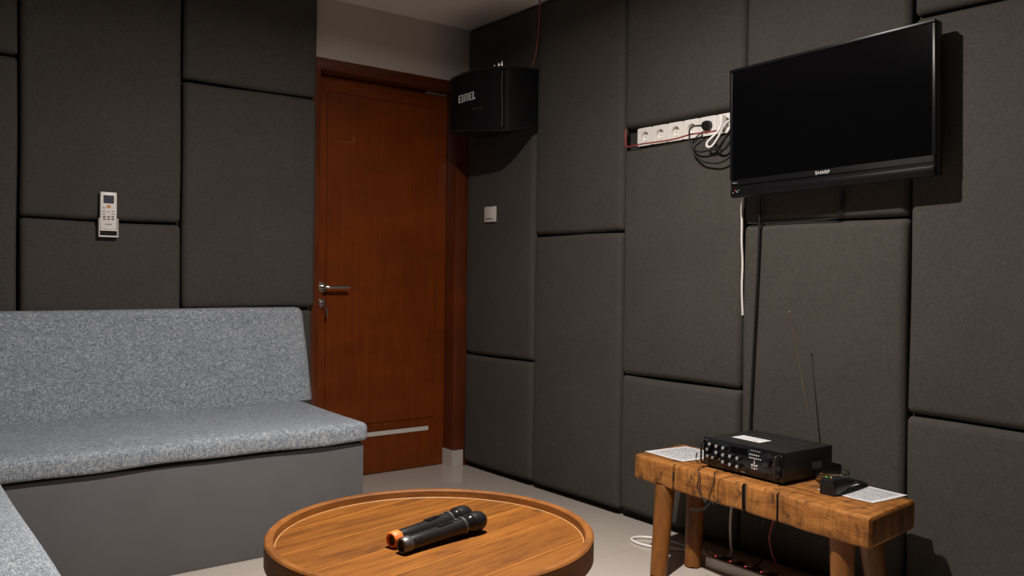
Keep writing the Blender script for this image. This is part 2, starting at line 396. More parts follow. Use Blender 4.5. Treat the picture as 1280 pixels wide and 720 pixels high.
def panel(wall, a0, a1, z0, z1, label, t=None, g=.0035):
    """wall 'r': a = y on the right wall; 'b': a = x on the back wall"""
    cnt[0] += 1; lo, hi = min(a0, a1)+g, max(a0, a1)-g
    t = t or (.048 if wall == 'r' else .060)
    bm = pad(hi-lo, z1-z0-2*g, t, seed=cnt[0])
    o = link('acoustic_panel', bm, M['panel'], smooth=True); c = (lo+hi)/2; zc = (z0+z1)/2
    if wall == 'r': o.matrix_world = axis_mat((XR-.0005, c, zc), (0, -1, 0), (0, 0, 1), (-1, 0, 0))
    else: o.matrix_world = axis_mat((c, -.0005, zc), (1, 0, 0), (0, 0, 1), (0, -1, 0))
    tag(o, label, 'wall panel', GR if wall == 'r' else GL); return o
Y = [-.002, -.580, -1.170, -1.784, -2.402, -3.015]
Ztop = H-.003
panel('r', Y[0], Y[1], .022, .602, 'short charcoal padded panel low in the corner beside the door')
panel('r', Y[0], Y[1], .602, 1.812, 'tall charcoal padded panel carrying the white wall switch')
panel('r', Y[0], Y[1], 1.812, Ztop, 'charcoal padded panel up in the corner behind and above the loudspeaker')
panel('r', Y[1], Y[2], .022, 1.207, 'tall charcoal padded panel reaching the floor, second column from the door corner')
panel('r', Y[1], Y[2], 1.207, Ztop, 'charcoal padded panel between the loudspeaker and the row of sockets')
panel('r', Y[2], Y[3], .030, .605, 'short charcoal padded panel behind the left end of the wooden bench')
panel('r', Y[2], Y[3], .605, 1.555, 'charcoal padded panel directly under the row of wall sockets')
panel('r', Y[2], Y[3], 1.636, Ztop, 'charcoal padded panel directly above the row of wall sockets')
panel('r', Y[3], Y[4], .030, 1.212, 'tall charcoal padded panel under the television with the antenna in front')
panel('r', Y[3], Y[4], 1.212, Ztop, 'charcoal padded panel behind the television')
panel('r', Y[4], Y[5], .030, .600, 'short charcoal padded panel low beside the right end of the bench')
panel('r', Y[4], Y[5], .600, 1.815, 'tall charcoal padded panel on the far right, with the television shadow')
panel('r', Y[4], Y[5], 1.815, Ztop, 'charcoal padded panel at the top right above the television corner')
X = [-.868, -1.474, -2.072, -2.672]
panel('b', X[0], X[1], 1.820, Ztop, 'charcoal padded panel at the top left of the white wall over the door')
panel('b', X[0], X[1], .852, 1.820, 'charcoal padded panel between the door and the remote control panel')
panel('b', X[0], X[1], .03, .852, 'thin charcoal padded panel between the sofa backrest end and door', .035)
panel('b', X[1], X[2], 1.212, Ztop, 'tall charcoal padded panel above the wall-hung remote control')
panel('b', X[1], X[2], .60, 1.212, 'charcoal padded panel under the remote control, above the sofa back')
panel('b', X[2], X[3], 1.815, Ztop, 'charcoal padded panel in the top left corner of the photo')
panel('b', X[2], X[3], .60, 1.815, 'charcoal padded panel at the left edge above the sofa back')

# ------------------------------------------------------------------ sofas
def cushion(lo, hi, r, puff=.0, seg=5, n=10):
    bm = bmesh.new(); add_box(bm, lo, hi, r, seg)
    bmesh.ops.recalc_face_normals(bm, faces=bm.faces)
    return bm
def slab_grid(lo, hi, r, wob, top_fn, n=28):
    """rounded cushion as a swept section along X: section in (y,z) rounded rectangle, ends rounded too; wob(x) shifts the lower front edge"""
    y0, y1, z0, z1 = lo[1], hi[1], lo[2], hi[2]; sec = []
    def arc(cy, cz, a0, a1, k=6):
        for i in range(k+1):
            a = a0+(a1-a0)*i/k; sec.append((cy+r*math.cos(a), cz+r*math.sin(a), cy, cz))
    arc(y1-r, z1-r, 0, PI/2); 
    for i in range(1, 8): yy = (y1-r)+((y0+r)-(y1-r))*i/8; sec.append((yy, z1, yy, z1-r))
    arc(y0+r, z1-r, PI/2, PI); arc(y0+r, z0+r*.6, PI, 1.5*PI); arc(y1-r, z0+r*.6, 1.5*PI, 2*PI)
    bm = bmesh.new(); rings = []
    L = hi[0]-lo[0]
    offs = [r*(1-math.cos(a)) for a in [PI/2*i/5 for i in range(6)]]
    xs = [(o_, math.sin(PI/2*i/5)) for i, o_ in enumerate(offs)]
    full = [(lo[0]+o_, s) for o_, s in xs]+[(lo[0]+r+(L-2*r)*i/n, 1.) for i in range(1, n)]+[(hi[0]-o_, s) for o_, s in reversed(xs)]
    for x, s in full:
        ring = []
        for (yy, zz, cy, cz) in sec:
            fy = cy+(yy-cy)*s; fz = cz+(zz-cz)*s
            fz = max(fz, z0+ (0 if s > .99 else r*.0))
            fz += top_fn(x, fy) if zz > (z0+z1)/2 else wob(x)
            ring.append(bm.verts.new((x, fy, fz)))
        rings.append(ring)
    m = len(sec)
    for a, b in zip(rings, rings[1:]):
        for k in range(m): bm.faces.new((a[k], a[(k+1) % m], b[(k+1) % m], b[k]))
    bm.faces.new(rings[0][::-1]); bm.faces.new(rings[-1]); bmesh.ops.recalc_face_normals(bm, faces=bm.faces)
    return bm
s1 = thing('bench_sofa', 'blue-grey tweed bench sofa along the back wall beside the door', 'sofa', (-1.98, -.4, 0), group='built-in bench sofas')
def sp(name, bm, mat, root, smooth=True):
    inv = root.matrix_basis.inverted()
    for v in bm.verts: v.co = inv @ v.co
    o = link(name, bm, mat, root); return sharp(o, 40)
sp('base', box((-2.945, -.812, 0), (-1.012, -.065, .366), .003, 2), M['sofa_base'], s1)
sp('shadow_gap_board', box((-2.945, -.800, .366), (-1.022, -.065, .380)), M['gap'], s1)  # near-black colour paints the shade in the gap between base and seat
wob = lambda x: .003*math.sin(x*7+.5)+.002*math.sin(x*17)
topf = lambda x, y: .010*max(0, min(1, (y+.80)/.5))+.002*math.sin(x*5+y*6)
sp('seat_cushion', slab_grid((-2.945, -.832, .378), (-.998, -.068, .446), .026, wob, topf), M['sofa'], s1)
# backrest: a wedge, thicker at the seat, rounded over at the top and at the open end
bm = bmesh.new()
sec = [(-.066, .4545), (-.214, .4545), (-.211, .475)]
for i in range(1, 9): t = i/9; sec.append((-.210+.072*t, .48+.35*t))
for i in range(7): a = PI-(PI/2)*i/6; sec.append((-.108+.030*math.cos(a), .829+.030*math.sin(a)))
sec += [(-.085, .860), (-.070, .852), (-.066, .83)]
rings = []; n = 30; x0, x1 = -2.945, -.958
for i in range(n+6):
    if i < n: x, s = x0+(x1-.03-x0)*i/(n-1), 0.
    else: a = PI/2*(i-n+1)/6; x, s = x1-.03+.03*math.sin(a), .028*(1-math.cos(a))
    ring = []
    for (yy, zz) in sec:
        cy, cz = -.09, .6
        y2 = yy+(s if yy < -.075 else 0); z2 = zz-(s if zz > .75 else 0)
        # end face slopes slightly outwards towards the seat
        x2 = x+(.012*(.86-zz)/.4 if i >= n-1 else 0)+.0
        ring.append(bm.verts.new((x2, y2+.0015*math.sin(x*6+zz*8), z2+(.0015*math.sin(x*4) if zz > .8 else 0))))
    rings.append(ring)
m_ = len(sec)
for a, b in zip(rings, rings[1:]):
    for k in range(m_): bm.faces.new((a[k], a[(k+1) % m_], b[(k+1) % m_], b[k]))
bm.faces.new(rings[0][::-1]); bm.faces.new(rings[-1]); bmesh.ops.recalc_face_normals(bm, faces=bm.faces)
sp('backrest', bm, M['sofa'], s1)
# the arm of the L along the left wall, nearest the camera
s2 = thing('bench_sofa', 'blue-grey tweed bench sofa seat running along the left wall, nearest the camera', 'sofa', (-2.6, -1.9, 0), group='built-in bench sofas')
def sp2(name, bm, mat):
    inv = s2.matrix_basis.inverted(); R90 = Matrix.Rotation(-PI/2, 4, 'Z')
    for v in bm.verts: v.co = inv @ v.co
    return sharp(link(name, bm, mat, s2), 40)
sp2('base', box((-2.945, -3.1, 0), (-2.275, -.816, .366), .003, 2), M['sofa_base'])
sp2('shadow_gap_board', box((-2.945, -3.09, .366), (-2.287, -.835, .380)), M['gap'])  # same painted shade under this seat
bm = slab_grid((-3.1, 2.243, .378), (-.836, 2.945, .446), .026, lambda x: 0., lambda x, y: .006+.003*math.sin(x*6))
for v in bm.verts: v.co = Vector((-v.co.y, v.co.x, v.co.z))
bmesh.ops.recalc_face_normals(bm, faces=bm.faces)
sp2('seat_cushion', bm, M['sofa'])

# ------------------------------------------------------------------ round tray table
TX, TY, TR = -1.486, -2.052, .377
t = thing('coffee_table', 'round wooden coffee table with a raised rim, holding two microphones', 'table', (TX, TY, 0))
lathe('tabletop', [(0, .362), (TR-.012, .362), (TR-.012, .400), (0, .400)], M['teak'], t, 96)
lathe('rim', [(TR-.022, 0.4005), (TR-.020, .417), (TR-.017, .4195), (TR-.004, .4195), (TR, .416), (TR, .366), (TR-.004, .361), (TR-.011, .3605), (TR-.0115, 0.4005), (TR-.022, 0.4005)], M['teak_rim'], t, 128)
lathe('edge_line', [(TR-.0245, .4001), (TR-.0235, .4009), (TR-.0215, .4010), (TR-.0215, .4001), (TR-.0245, .4001)], M['pale_line'], t, 128)  # pale seam filler ring, with the seam's bright highlight put into its colour
lathe('apron', [(0, .318), (.29, .318), (.295, .3235), (.295, .3618), (0, .3618)], M['teak_rim'], t, 64)
for k in range(4):
    a = PI/4+k*PI/2; c, s = math.cos(a), math.sin(a)
    bm = bmesh.new(); add_tube(bm, [(.20*c, .20*s, .3175), (.25*c, .25*s, 0)], lambda q: .026-.008*q, 20, 8, False)
    sharp(link('leg', bm, M['leg_wood'], t))

# ------------------------------------------------------------------ two wireless microphones
def microphone(tail, ang, label, ringmat, ring_name, zt):
    ca, sa = math.cos(ang), math.sin(ang)
    body_r = .0175; L = .245
    tilt = math.asin((.0255-body_r)/.215)
    root = thing('microphone', label, 'microphone', (tail[0], tail[1], zt), (0, 0, ang), 'wireless handheld microphones')
    ax = Vector((math.cos(tilt), 0, math.sin(tilt))); upv = Vector((-math.sin(tilt), 0, math.cos(tilt)))
    M4 = axis_mat((0, 0, body_r), upv, (0, -1, 0), ax)
    lathe('body', [(.0165, .010), (.0172, .012), (.0172, .075), (.0180, .12), (.0196, .165), (.0212, .178), (.0205, .181), (0, .181)], M['mic_body'], root, 36, M4)
    lathe(ring_name, [(.0125, .004), (.0125, 0), (.0160, -.001), (.0182, .002), (.0186, .012), (.0182, .021), (.0173, .0225), (.0166, .0100), (.0125, .0100), (.0125, .004)], ringmat, root, 36, M4)
    lathe('end_cap', [(0, .006), (.0124, .006), (.0124, .0095), (0, .0095)], M['hole'], root, 28, M4)
    lathe('band', [(.0190, .176), (.0218, .1765), (.0222, .180), (.0217, .1835), (.019, .184), (.0190, .176)], M['silver_band'], root, 36, M4)
    lathe('collar', [(.0150, .1815), (.0208, .1815), (.0200, .190), (.0215, .199), (.0238, .203), (.0238, .209), (.02, .2105), (0, .2105)], M['mic_collar'], root, 36, M4)
    pr = [(0, .209), (.0230, .209), (.0238, .213), (.0241, .221), (.0238, .229), (.0226, .237), (.0200, .2445), (.0150, .2505), (.0080, .2535), (0, .2545)]
    lathe('grille', pr, M['mic_mesh'], root, 40, M4, 60)
    bm = bmesh.new(); add_box(bm, (.0150, -.0075, .105), (.0196, .0075, .148), .0015, 2, M4); sharp(link('switch_panel', bm, M['black_gloss'], root))
    bm = bmesh.new(); add_box(bm, (.0185, -.0045, .158), (.0212, .0045, .166), .001, 2, M4); sharp(link('power_button', bm, M['silver_band'], root))
    return root
microphone((-1.606, -2.118), math.radians(9.0), 'grey-black wireless microphone with a dull grey tail ring, in front', M['silver_band'], 'tail_ring', .4006)
microphone((-1.604, -2.070), math.radians(12.0), 'grey-black wireless microphone with an orange tail ring, at the back', M['orange'], 'tail_ring', .4006)

# ------------------------------------------------------------------ rough wooden bench
BA = math.atan2(-.946, -.076)
b0 = Vector((-.333, -1.582, 0))
bench = thing('wooden_bench', 'low rough wooden beam bench holding the black amplifier', 'bench', b0, (0, 0, BA))
BL, BD, BT, BZ = .949, .298, .088, .378
def W2B(p):
    q = Vector(p)-b0; q.rotate(Matrix.Rotation(-BA, 3, 'Z')); return q
# the beam: a grid box with worn, wavy edges; dark saw kerfs
def beam():
    bm = bmesh.new(); rnd = random.Random(3)
    xs = sorted(set([0, .006, .014, .03, BL-.03, BL-.014, BL-.006, BL]+[.03+(BL-.06)*i/34 for i in range(35)]+[.20, .203, .207, .210, .503, .507, .510, .520, .524, .528, 
        .639, .6405, .6425, .646, .6475]))
    sec = []; r = .010
    def arc(cy, cz, a0, a1):
        for i in range(5): a = a0+(a1-a0)*i/4; sec.append((cy+r*math.cos(a), cz+r*math.sin(a)))
    arc(BD-r, BZ-r, 0, PI/2)
    for i in range(1, 10): sec.append((BD-r-(BD-2*r)*i/10, BZ))
    arc(r, BZ-r, PI/2, PI)
    for i in range(1, 4): sec.append((0, BZ-r-(BT-2*r)*i/4))
    arc(r, BZ-BT+r, PI, 1.5*PI); arc(BD-r, BZ-BT+r, 1.5*PI, 2*PI)
    rings = []
    for x in xs:
        k = 1.; dd = min(x, BL-x)
        if dd < .014: k = 1-.012/BT*(1-math.sqrt(max(0, 1-(1-dd/.014)**2)))*1.6
        ring = []
        for (yy, zz) in sec:
            cy, cz = BD/2, BZ-BT/2
            y2, z2 = cy+(yy-cy)*(1-(1-k)*.5), cz+(zz-cz)*k
            edge = (abs(yy-cy) > BD/2-.02)
            j = .0016*math.sin(x*31+zz*40)+.0012*math.sin(x*57+yy*30)
            if edge: y2 += j
            if zz < BZ-BT+.02: z2 += .0008*math.sin(x*13+1)+.0008*math.sin(x*41)
            elif zz > BZ-.002 and edge: z2 -= abs(.0015*math.sin(x*44))
            if yy < .02:       # kerfs and a chipped notch on the front face
                if .2025 < x < .2075: y2 += .006
                if .509 < x < .521: y2 += .012; z2 += .006 if zz < BZ-BT+.03 else -.003
                if .640 < x < .6465: y2 += .006
            ring.append(bm.verts.new((x-.17*y2, y2, z2)))
        rings.append(ring)
    m = len(sec)
    for a, b in zip(rings, rings[1:]):
        for k in range(m):
            f = bm.faces.new((a[k], a[(k+1) % m], b[(k+1) % m], b[k]))
            xm = (a[k].co.x+.17*a[k].co.y+b[k].co.x+.17*b[k].co.y)/2; ym = (a[k].co.y+a[(k+1) % m].co.y)/2
            if (.2015 < xm < .2085 or .5065 < xm < .5245 or .6395 < xm < .647) and ym < .018: f.material_index = 2
    f0 = bm.faces.new(rings[0][::-1]); f1 = bm.faces.new(rings[-1]); f0.material_index = f1.material_index = 1
    for a, b in ((rings[0], rings[1]), (rings[-1], rings[-2])):
        pass
    bmesh.ops.recalc_face_normals(bm, faces=bm.faces); return bm
o = link('beam', beam(), None, bench, mats=[M['beam'], M['beam_end'], M['crack']]); sharp(o, 40)
for top, bot in (((-.318, -1.722, .292), (-.393, -1.764, 0)), ((-.170, -1.738, .292), (-.222, -1.768, 0)), ((-.338, -2.405, .292), (-.372, -2.432, 0)), ((-.165, -2.385, .292), (-.15, -2.425, 0))):
    bm = bmesh.new(); a, b = W2B(top), W2B(bot); a.z = .2915; b.z = 0
    add_tube(bm, [a, a.lerp(b, .33), a.lerp(b, .66), b], lambda q: .0345-.006*q, 22, 6)
    for v in bm.verts:
        if v.co.z < .0: v.co.z = 0
        if v.co.z > .296: v.co.z = .296
    sharp(link('leg', bm, M['leg_wood'], bench), 50)

# ------------------------------------------------------------------ amplifier
A_ang = math.radians(-92.85)
amp = thing('karaoke_amplifier', 'black amplifier with rows of silver knobs standing on the wooden bench', 'amplifier', (-.287, -1.862, BZ+.0005), (0, 0, A_ang))
AW, AD, AH = .322, .255, .1
bm = bmesh.new(); add_box(bm, (.004, .006, .009), (AW-.004, AD, AH), .002, 2)
for i in range(6):
    for j in range(2): pass
sharp(link('case', bm, M['black_metal'], amp))
part('front_panel', M['black_gloss'], amp, (0, 0, .008), (AW, .0065, AH+.001), .0015, 2)
for x in (.02, AW-.02):
    for y in (.03, AD-.03): lathe('foot', [(0, 0), (.011, 0), (.012, .009), (0, .0092)], M['black_plastic'], amp, 16, Matrix.Translation((x, y, 0)))
for i in range(7):
    part('vent_slot', M['hole'], amp, (.055+i*.033, .12, AH-.0005), (.055+i*.033+.016, .23, AH+.0006))
for x in (.010, AW-.012):
    tube('handle', [(x, .001, .090), (x, -.016, .0905), (x, -.022, .082), (x, -.022, .052), (x, -.022, .026), (x, -.016, .0175), (x, .001, .018)], .0036, M['black_metal'], amp, 10, 5)
    
def frontM(x, z): return axis_mat((x, 0, z), (1, 0, 0), (0, 0, 1), (0, -1, 0))
knobs = [(.038, .083, 1), (.067, .081, 1), (.096, .080, 1), (.028, .064, 0), (.067, .060, 1), (.096, .057, 1), (.125, .058, 1), (.155, .057, 1), (.030, .042, 0), (.052, .040, 0), (.096, .034, 1), (.125, .031, 1), (.155, .030, 1)]
for x, z, big in knobs:
    r = .0065 if big else .006
    k = lathe('knob', [(0, 0), (r*1.15, 0), (r*1.15, .003), (r, .0045), (r*.86, .014), (r*.5, .0152), (0, .0152)], M['black_plastic'] , amp, 20, frontM(x, z))
    lathe('knob_cap', [(r*.80, .0144), (r*.88, .0138), (r*.80, .0156), (0, .0162)], M['knob'] if big else M['grey_plastic'], k, 16, frontM(x, z))
lathe('volume_knob', [(0, 0), (.021, 0), (.021, .002), (.018, .004), (.0165, .016), (.012, .0178), (0, .0178)], M['black_gloss'], amp, 36, frontM(.267, .066))
lathe('volume_ring', [(.0215, 0), (.0235, 0), (.0235, .0016), (.0215, .0016), (.0215, 0)], M['dim_copper'], amp, 36, frontM(.267, .066))
for r_ in range(2):
    for k in range(5 if r_ == 0 else 6): lathe('button', [(0, 0), (.0023, 0), (.0021, .0022), (0, .0024)], M['mark_white'], amp, 10, frontM(.196+k*.0085, .076-r_*.0105))
for x, z, r in ((.214, .052, .003), (.205, .043, .0034), (.214, .043, .0034), (.223, .043, .0034), (.214, .033, .003), (.205, .034, .002), (.223, .034, .002), (.214, .059, .0015)):
    lathe('button', [(0, 0), (r, 0), (r*.9, .0024), (0, .0027)], M['mark_white'], amp, 10, frontM(x, z))
for x in (.068, .0725): part('toggle', M['mark_grey'], amp, (x-.001, -.004, .035), (x+.001, 0, .041))
part('display_window', M['screen'], amp, (.115, -.0008, .068), (.185, .0002, .090))
def bars(name, parent, x, z, seq, h, mat):       # a line of small illegible print
    bm = bmesh.new()
    for w in seq:
        if w > 0: add_box(bm, (x, -.0005, z), (x+w, .0003, z+h*random.uniform(.75, 1.1)))
        x += abs(w)+.0008
    return link(name, bm, mat, parent)
bars('printed_name', amp, .197, .0875, [.004, .003, .003, .0025, .004, .003, .003, .003, .003, .0035], .0042, M['mark_grey'])
bars('printed_model', amp, .150, .0125, [.002, -.004, .004, .003, .003, .004, .003], .003, M['mark_grey'])
bars('printed_power', amp, .252, .028, [.003, .003, .003, .003, .003], .003, M['mark_grey'])
for z in (.094, ): 
    for x, zz in ((.010, .018), (AW-.012, .018), (AW-.012, .090), (.01, .090)): lathe('screw', [(0, 0), (.0028, 0), (.002, .0012), (0, .0014)], M['chrome'], amp, 10, frontM(x+.004, zz))
# telescopic antenna on the back
def W2A(p):
    q = Vector(p)-Vector((-.287, -1.862, BZ+.0005)); q.rotate(Matrix.Rotation(-A_ang, 3, 'Z')); return q
tip, foot = W2A((-.127, -2.078, .906)), W2A((-.034, -2.125, .455))
foot.y = AD+.006
bm = bmesh.new(); p0 = foot.copy(); k = 0
for q0, q1, r in ((0, .28, .0024), (.28, .54, .0020), (.54, .76, .0016), (.76, 1, .0012)): add_tube(bm, [foot.lerp(tip, q0), foot.lerp(tip, q1)], r, 8, 2, False)
bmesh.ops.create_uvsphere(bm, u_segments=10, v_segments=8, radius=.0034, matrix=Matrix.Translation(tip))
add_tube(bm, [foot, Vector((foot.x, AD, foot.z-.004))], .004, 10, 2, False)
sharp(link('antenna', bm, M['antenna'], amp))
o = part('sticker', M['mark_grey'], amp, (AW-.0045, .150, .034), (AW-.0035, .200, .056)); o['label'] = 'grey printed sticker on the side'
lab = thing('paper_label', 'small white paper slip lying on top of the black amplifier', 'paper', (-.192, -1.985, BZ+AH+.0024), (0, 0, math.radians(-92.85)))
o = part('sheet', M['amp_label'], lab, (-.058, -.030, -.0004), (.058, .030, .0004))

# ------------------------------------------------------------------ papers, ashtray, gadget on the bench
def sheet(label, c, ang, sx, sy, mat, curl):
    bm = bmesh.new(); nx, ny = 12, 10; g_ = []
    for j in range(ny+1):
        row = []
        for i in range(nx+1):
            u, v = i/nx-.5, j/ny-.5; row.append(bm.verts.new((u*sx, v*sy, .0004+curl*(max(0, u)**2+max(0, -v)**2*.4)+.0003*math.sin(9*u+5*v))))
        g_.append(row)
    for j in range(ny):
        for i in range(nx): bm.faces.new((g_[j][i], g_[j][i+1], g_[j+1][i+1], g_[j+1][i]))
    r = bmesh.ops.extrude_face_region(bm, geom=bm.faces[:])
    for v in r['geom']:
        if isinstance(v, bmesh.types.BMVert): v.co.z += .0003
    bmesh.ops.recalc_face_normals(bm, faces=bm.faces)
    o = link('printed_sheet', bm, mat, smooth=False); o.location = (c[0], c[1], BZ+.0003); o.rotation_euler = (0, 0, ang)
    return tag(o, label, 'paper', 'printed sheets on the bench')
sheet('white printed sheet at the left end of the bench, partly under the amplifier', (-.182, -1.690, 0), math.radians(-96), .200, .205, M['paper_song'], .004)
sheet('white sheet with bold print at the right end of the bench, under the black gadget', (-.170, -2.366, 0), math.radians(-94), .185, .172, M['paper_rules'], .003)
lathe('glass_ashtray', [(0, .004), (.001, 0), (.036, 0), (.046, .006), (.0535, .020), (.0565, .034), (.0550, .0362), (.0525, .035), (.0490, .021), (.042, .010), (.033, .0066), (0, .006)], M['glass'], None, 48).location = (-.128, -2.238, BZ+.0006)
tag(bpy.data.objects['glass_ashtray'], 'clear round glass ashtray beside the amplifier on the bench', 'ashtray')
# black arched gadget: a thick squared head at the front, tapering to a thin tail at the back
h0 = Vector((-.286, -2.322, BZ+.0012)); h1 = Vector((-.085, -2.322, BZ+.0012)); hd = (h1-h0); hl = hd.length
gad = thing('handheld_gadget', 'black arched handheld gadget with small green and yellow lamps, on the sheet', 'gadget', h0, (0, 0, math.atan2(hd.y, hd.x)))
bm = bmesh.new(); rings = []
for i in range(25):
    s = i/24; x = s*hl
    top = .041*(1-s)**.55*(1-.0*s)+.010 if s > .03 else .041*(1-.0)+.006
    top = .047-.0*s if s < .02 else .008+.040*math.cos(s*PI/2)**.8
    bot = 0 if s < .16 else .020*math.sin((s-.16)/.84*PI)**.8*.9
    bot = min(bot, top-.006); hw = .026-.010*s
    if s == 0: hw -= .003; top -= .003
    ring = []
    for (a, b) in ((-1, 0), (-1, .75), (-.8, .97), (0, 1.05), (.8, .97), (1, .75), (1, 0), (.8, -.03), (-.8, -.03)):
        ring.append(bm.verts.new((x, a*hw, max(0, bot+(top-bot)*max(b, 0)))))
    rings.append(ring)
for a, b in zip(rings, rings[1:]):
    for k in range(9): bm.faces.new((a[k], a[(k+1) % 9], b[(k+1) % 9], b[k]))
bm.faces.new(rings[0][::-1]); bm.faces.new(rings[-1]); bmesh.ops.recalc_face_normals(bm, faces=bm.faces)
sharp(link('body', bm, M['black_plastic'], gad), 45)
for nm, y, m_, x in (('green_lamp', .010, 'led_green', .014), ('yellow_lamp', -.003, 'led_yellow', .016)):
    lathe(nm, [(0, 0), (.0028, 0), (.0022, .0014), (0, .002)], M[m_], gad, 12, Matrix.Translation((x, y, .0488)))
part('chrome_button', M['chrome'], gad, (.085, -.006, .0415), (.105, .006, .0435), .0008, 1)

# ------------------------------------------------------------------ television
tvy = (-1.801-2.523)/2; tvz = (1.307+1.764)/2
tv = thing('television', 'black flat television hung on the padded wall above the bench', 'television', (-.088, -2.1615, 1.537), (0, math.radians(-1.25), -PI/2))
TW, TH = .728, .452   # local x right, y into the wall, z up
bm = bmesh.new(); add_box(bm, (-TW/2, 0, -TH/2), (TW/2, .040, TH/2), .006, 3); sharp(link('housing', bm, M['black_plastic'], tv))
bm = bmesh.new(); add_box(bm, (-TW/2+.06, .039, -TH/2+.05), (TW/2-.06, .060, TH/2-.10), .008, 2); sharp(link('rear_bulge', bm, M['black_plastic'], tv))
bm = bmesh.new()   # front bezel ring
bz = .011; bb = .058
add_box(bm, (-TW/2, -.006, TH/2-bz), (TW/2, .002, TH/2), .002, 2); add_box(bm, (-TW/2, -.006, -TH/2+bb), (-TW/2+bz, .002, TH/2-bz), .002, 2); add_box(bm, (TW/2-bz, -.006, -TH/2+bb), (TW/2, .002, TH/2-bz), .002, 2)
sharp(link('bezel', bm, M['tv_bezel'], tv))
bm = bmesh.new(); rings = []   # lower bezel: a shelf, a speaker groove and a rounded chin
secz = [(.002, -TH/2+bb), (-.006, -TH/2+bb), (-.007, -TH/2+.040), (-.002, -TH/2+.036), (-.002, -TH/2+.028), (-.009, -TH/2+.025), (-.011, -TH/2+.012), (-.006, -TH/2-.001), (.004, -TH/2-.004), (.010, -TH/2)]
for x, k in ((-TW/2, .0), (-TW/2+.004, .7), (-TW/2+.012, 1), (TW/2-.012, 1), (TW/2-.004, .7), (TW/2, 0)):
    rings.append([bm.verts.new((x, .002+(yy-.002)*(k if yy < 0 else 1), zz+(.006*(1-k) if zz < -TH/2+.02 else 0))) for yy, zz in secz])
for a, b in zip(rings, rings[1:]):
    for k in range(len(secz)): bm.faces.new((a[k], a[(k+1) % len(secz)], b[(k+1) % len(secz)], b[k]))
bm.faces.new(rings[0][::-1]); bm.faces.new(rings[-1]); bmesh.ops.recalc_face_normals(bm, faces=bm.faces)
sharp(link('lower_bezel', bm, M['tv_bezel'], tv), 30)
part('screen', M['screen'], tv, (-TW/2+bz, -.0025, -TH/2+bb), (TW/2-bz, .001, TH/2-bz))
part('wall_mount', M['black_metal'], tv, (-.12, .060, -.1), (.12, .086, .1), .002, 1)
fM = lambda x, y, z: axis_mat((x, y, z), (1, 0, 0), (0, 0, 1), (0, -1, 0))
text_mesh('lettering', 'SHARP', .0155, M['mark_white'], tv, fM(.003, -.0068, -TH/2+.047), bold=.0, sx=1.15)
bars('small_lettering', tv, -TW/2+.012, -TH/2+.046, [.004, .004, .003, .004, .003], .004, M['mark_grey']).location.y = -.0065
lathe('standby_lamp', [(0, 0), (.0015, 0), (.0013, .001), (0, .0012)], M['led_red'], tv, 10, fM(-TW/2+.028, -.0105, -TH/2+.021))
for x, z in ((-.331, .017), (-.327, .014), (-.322, .020), (-.345, .013)): lathe('indicator_mark', [(0, 0), (.0016, 0), (.0014, .0005), (0, .0006)], M['mark_white'], tv, 8, fM(x, -.0105, -TH/2+z))

# ------------------------------------------------------------------ corner loudspeaker
spk = thing('loudspeaker', 'black box loudspeaker with curved front mounted high in the room corner', 'speaker', (-.12, -.4, 1.70))
zb, zt_ = 1.702, 1.982
front = [(-.205, -.155), (-.232, -.215), (-.250, -.286), (-.262, -.34), (-.266, -.39), (-.263, -.45), (-.254, -.515), (-.240, -.575), (-.225, -.618)]
def dense(P, n=4):
    return [Vector((*p[:2], 0)) for p in catmull([(x, y, 0) for x, y in P], n)]
fr = dense(front)
tiltx = .016                                   # the bottom of the front stands a little nearer the wall
def outl(pts, z, sh): return [Vector((p[0]+sh-.0, p[1], z))-Vector((-.12, -.4, 1.70)) for p in pts]
cab = [Vector((p.x+.022, p.y+(.004 if i < 4 else (-.0 if i < len(fr)-4 else .0)), 0)) for i, p in enumerate(fr)]
cab_out = cab+[Vector((-.178, -.628, 0)), Vector((-.008, -.612, 0)), Vector((-.008, -.165, 0))]
def zmap(x, y, z):      # the box hangs tipped forward, its outer front corner lowest
    k = (z-zb)/(zt_-zb); q = min(1, max(0, (-.155-y)/.465)); f = min(1, max(0, -x/.215))
    lo = (1.724-.052*q)*f+1.719*(1-f); hi = (1.988-.016*q)*f+1.994*(1-f)
    return lo+(hi-lo)*k
def shear(pts, z): 
    return [Vector((p.x, p.y, zmap(p.x, p.y, z)))-Vector((-.12, -.4, 1.70)) for p in pts]
bm = bmesh.new(); add_prism(bm, shear(cab_out, zb+.008), shear(cab_out, zt_-.008)); sharp(link('cabinet', bm, M['black_vinyl'], spk), 30)
for nm, z0_, z1_ in (('bottom_plate', zb, zb+.010), ('top_plate', zt_-.010, zt_)):
    wide = [Vector((p.x-.004, p.y, 0)) for p in fr]+[Vector((-.180, -.634, 0)), Vector((-.008, -.618, 0)), Vector((-.008, -.160, 0))]
    bm = bmesh.new(); add_prism(bm, shear(wide, z0_), shear(wide, z1_)); sharp(link(nm, bm, M['black_plastic'], spk), 30)
gr = fr[1:-1]; back = [Vector((p.x+.020, p.y, 0)) for p in reversed(gr)]
bm = bmesh.new(); add_prism(bm, shear(gr+back, zb+.012), shear(gr+back, zt_-.012)); sharp(link('grille', bm, M['grille_cloth'], spk), 40)
# chipped light line where the grille meets the right corner strip
e = fr[-1]; pts = []
for i in range(9):
    z = zb+.02+(zt_-zb-.04)*i/8; sh = tiltx*(zt_-z)/(zt_-zb)
    pts.append(Vector((e.x-.001, e.y-.001-.003*math.sin(i*.8), zmap(e.x, e.y, z)))-Vector((-.12, -.4, 1.70)))
tube('edge_strip', pts, .0008, M['mark_grey'], spk, 6, 3)
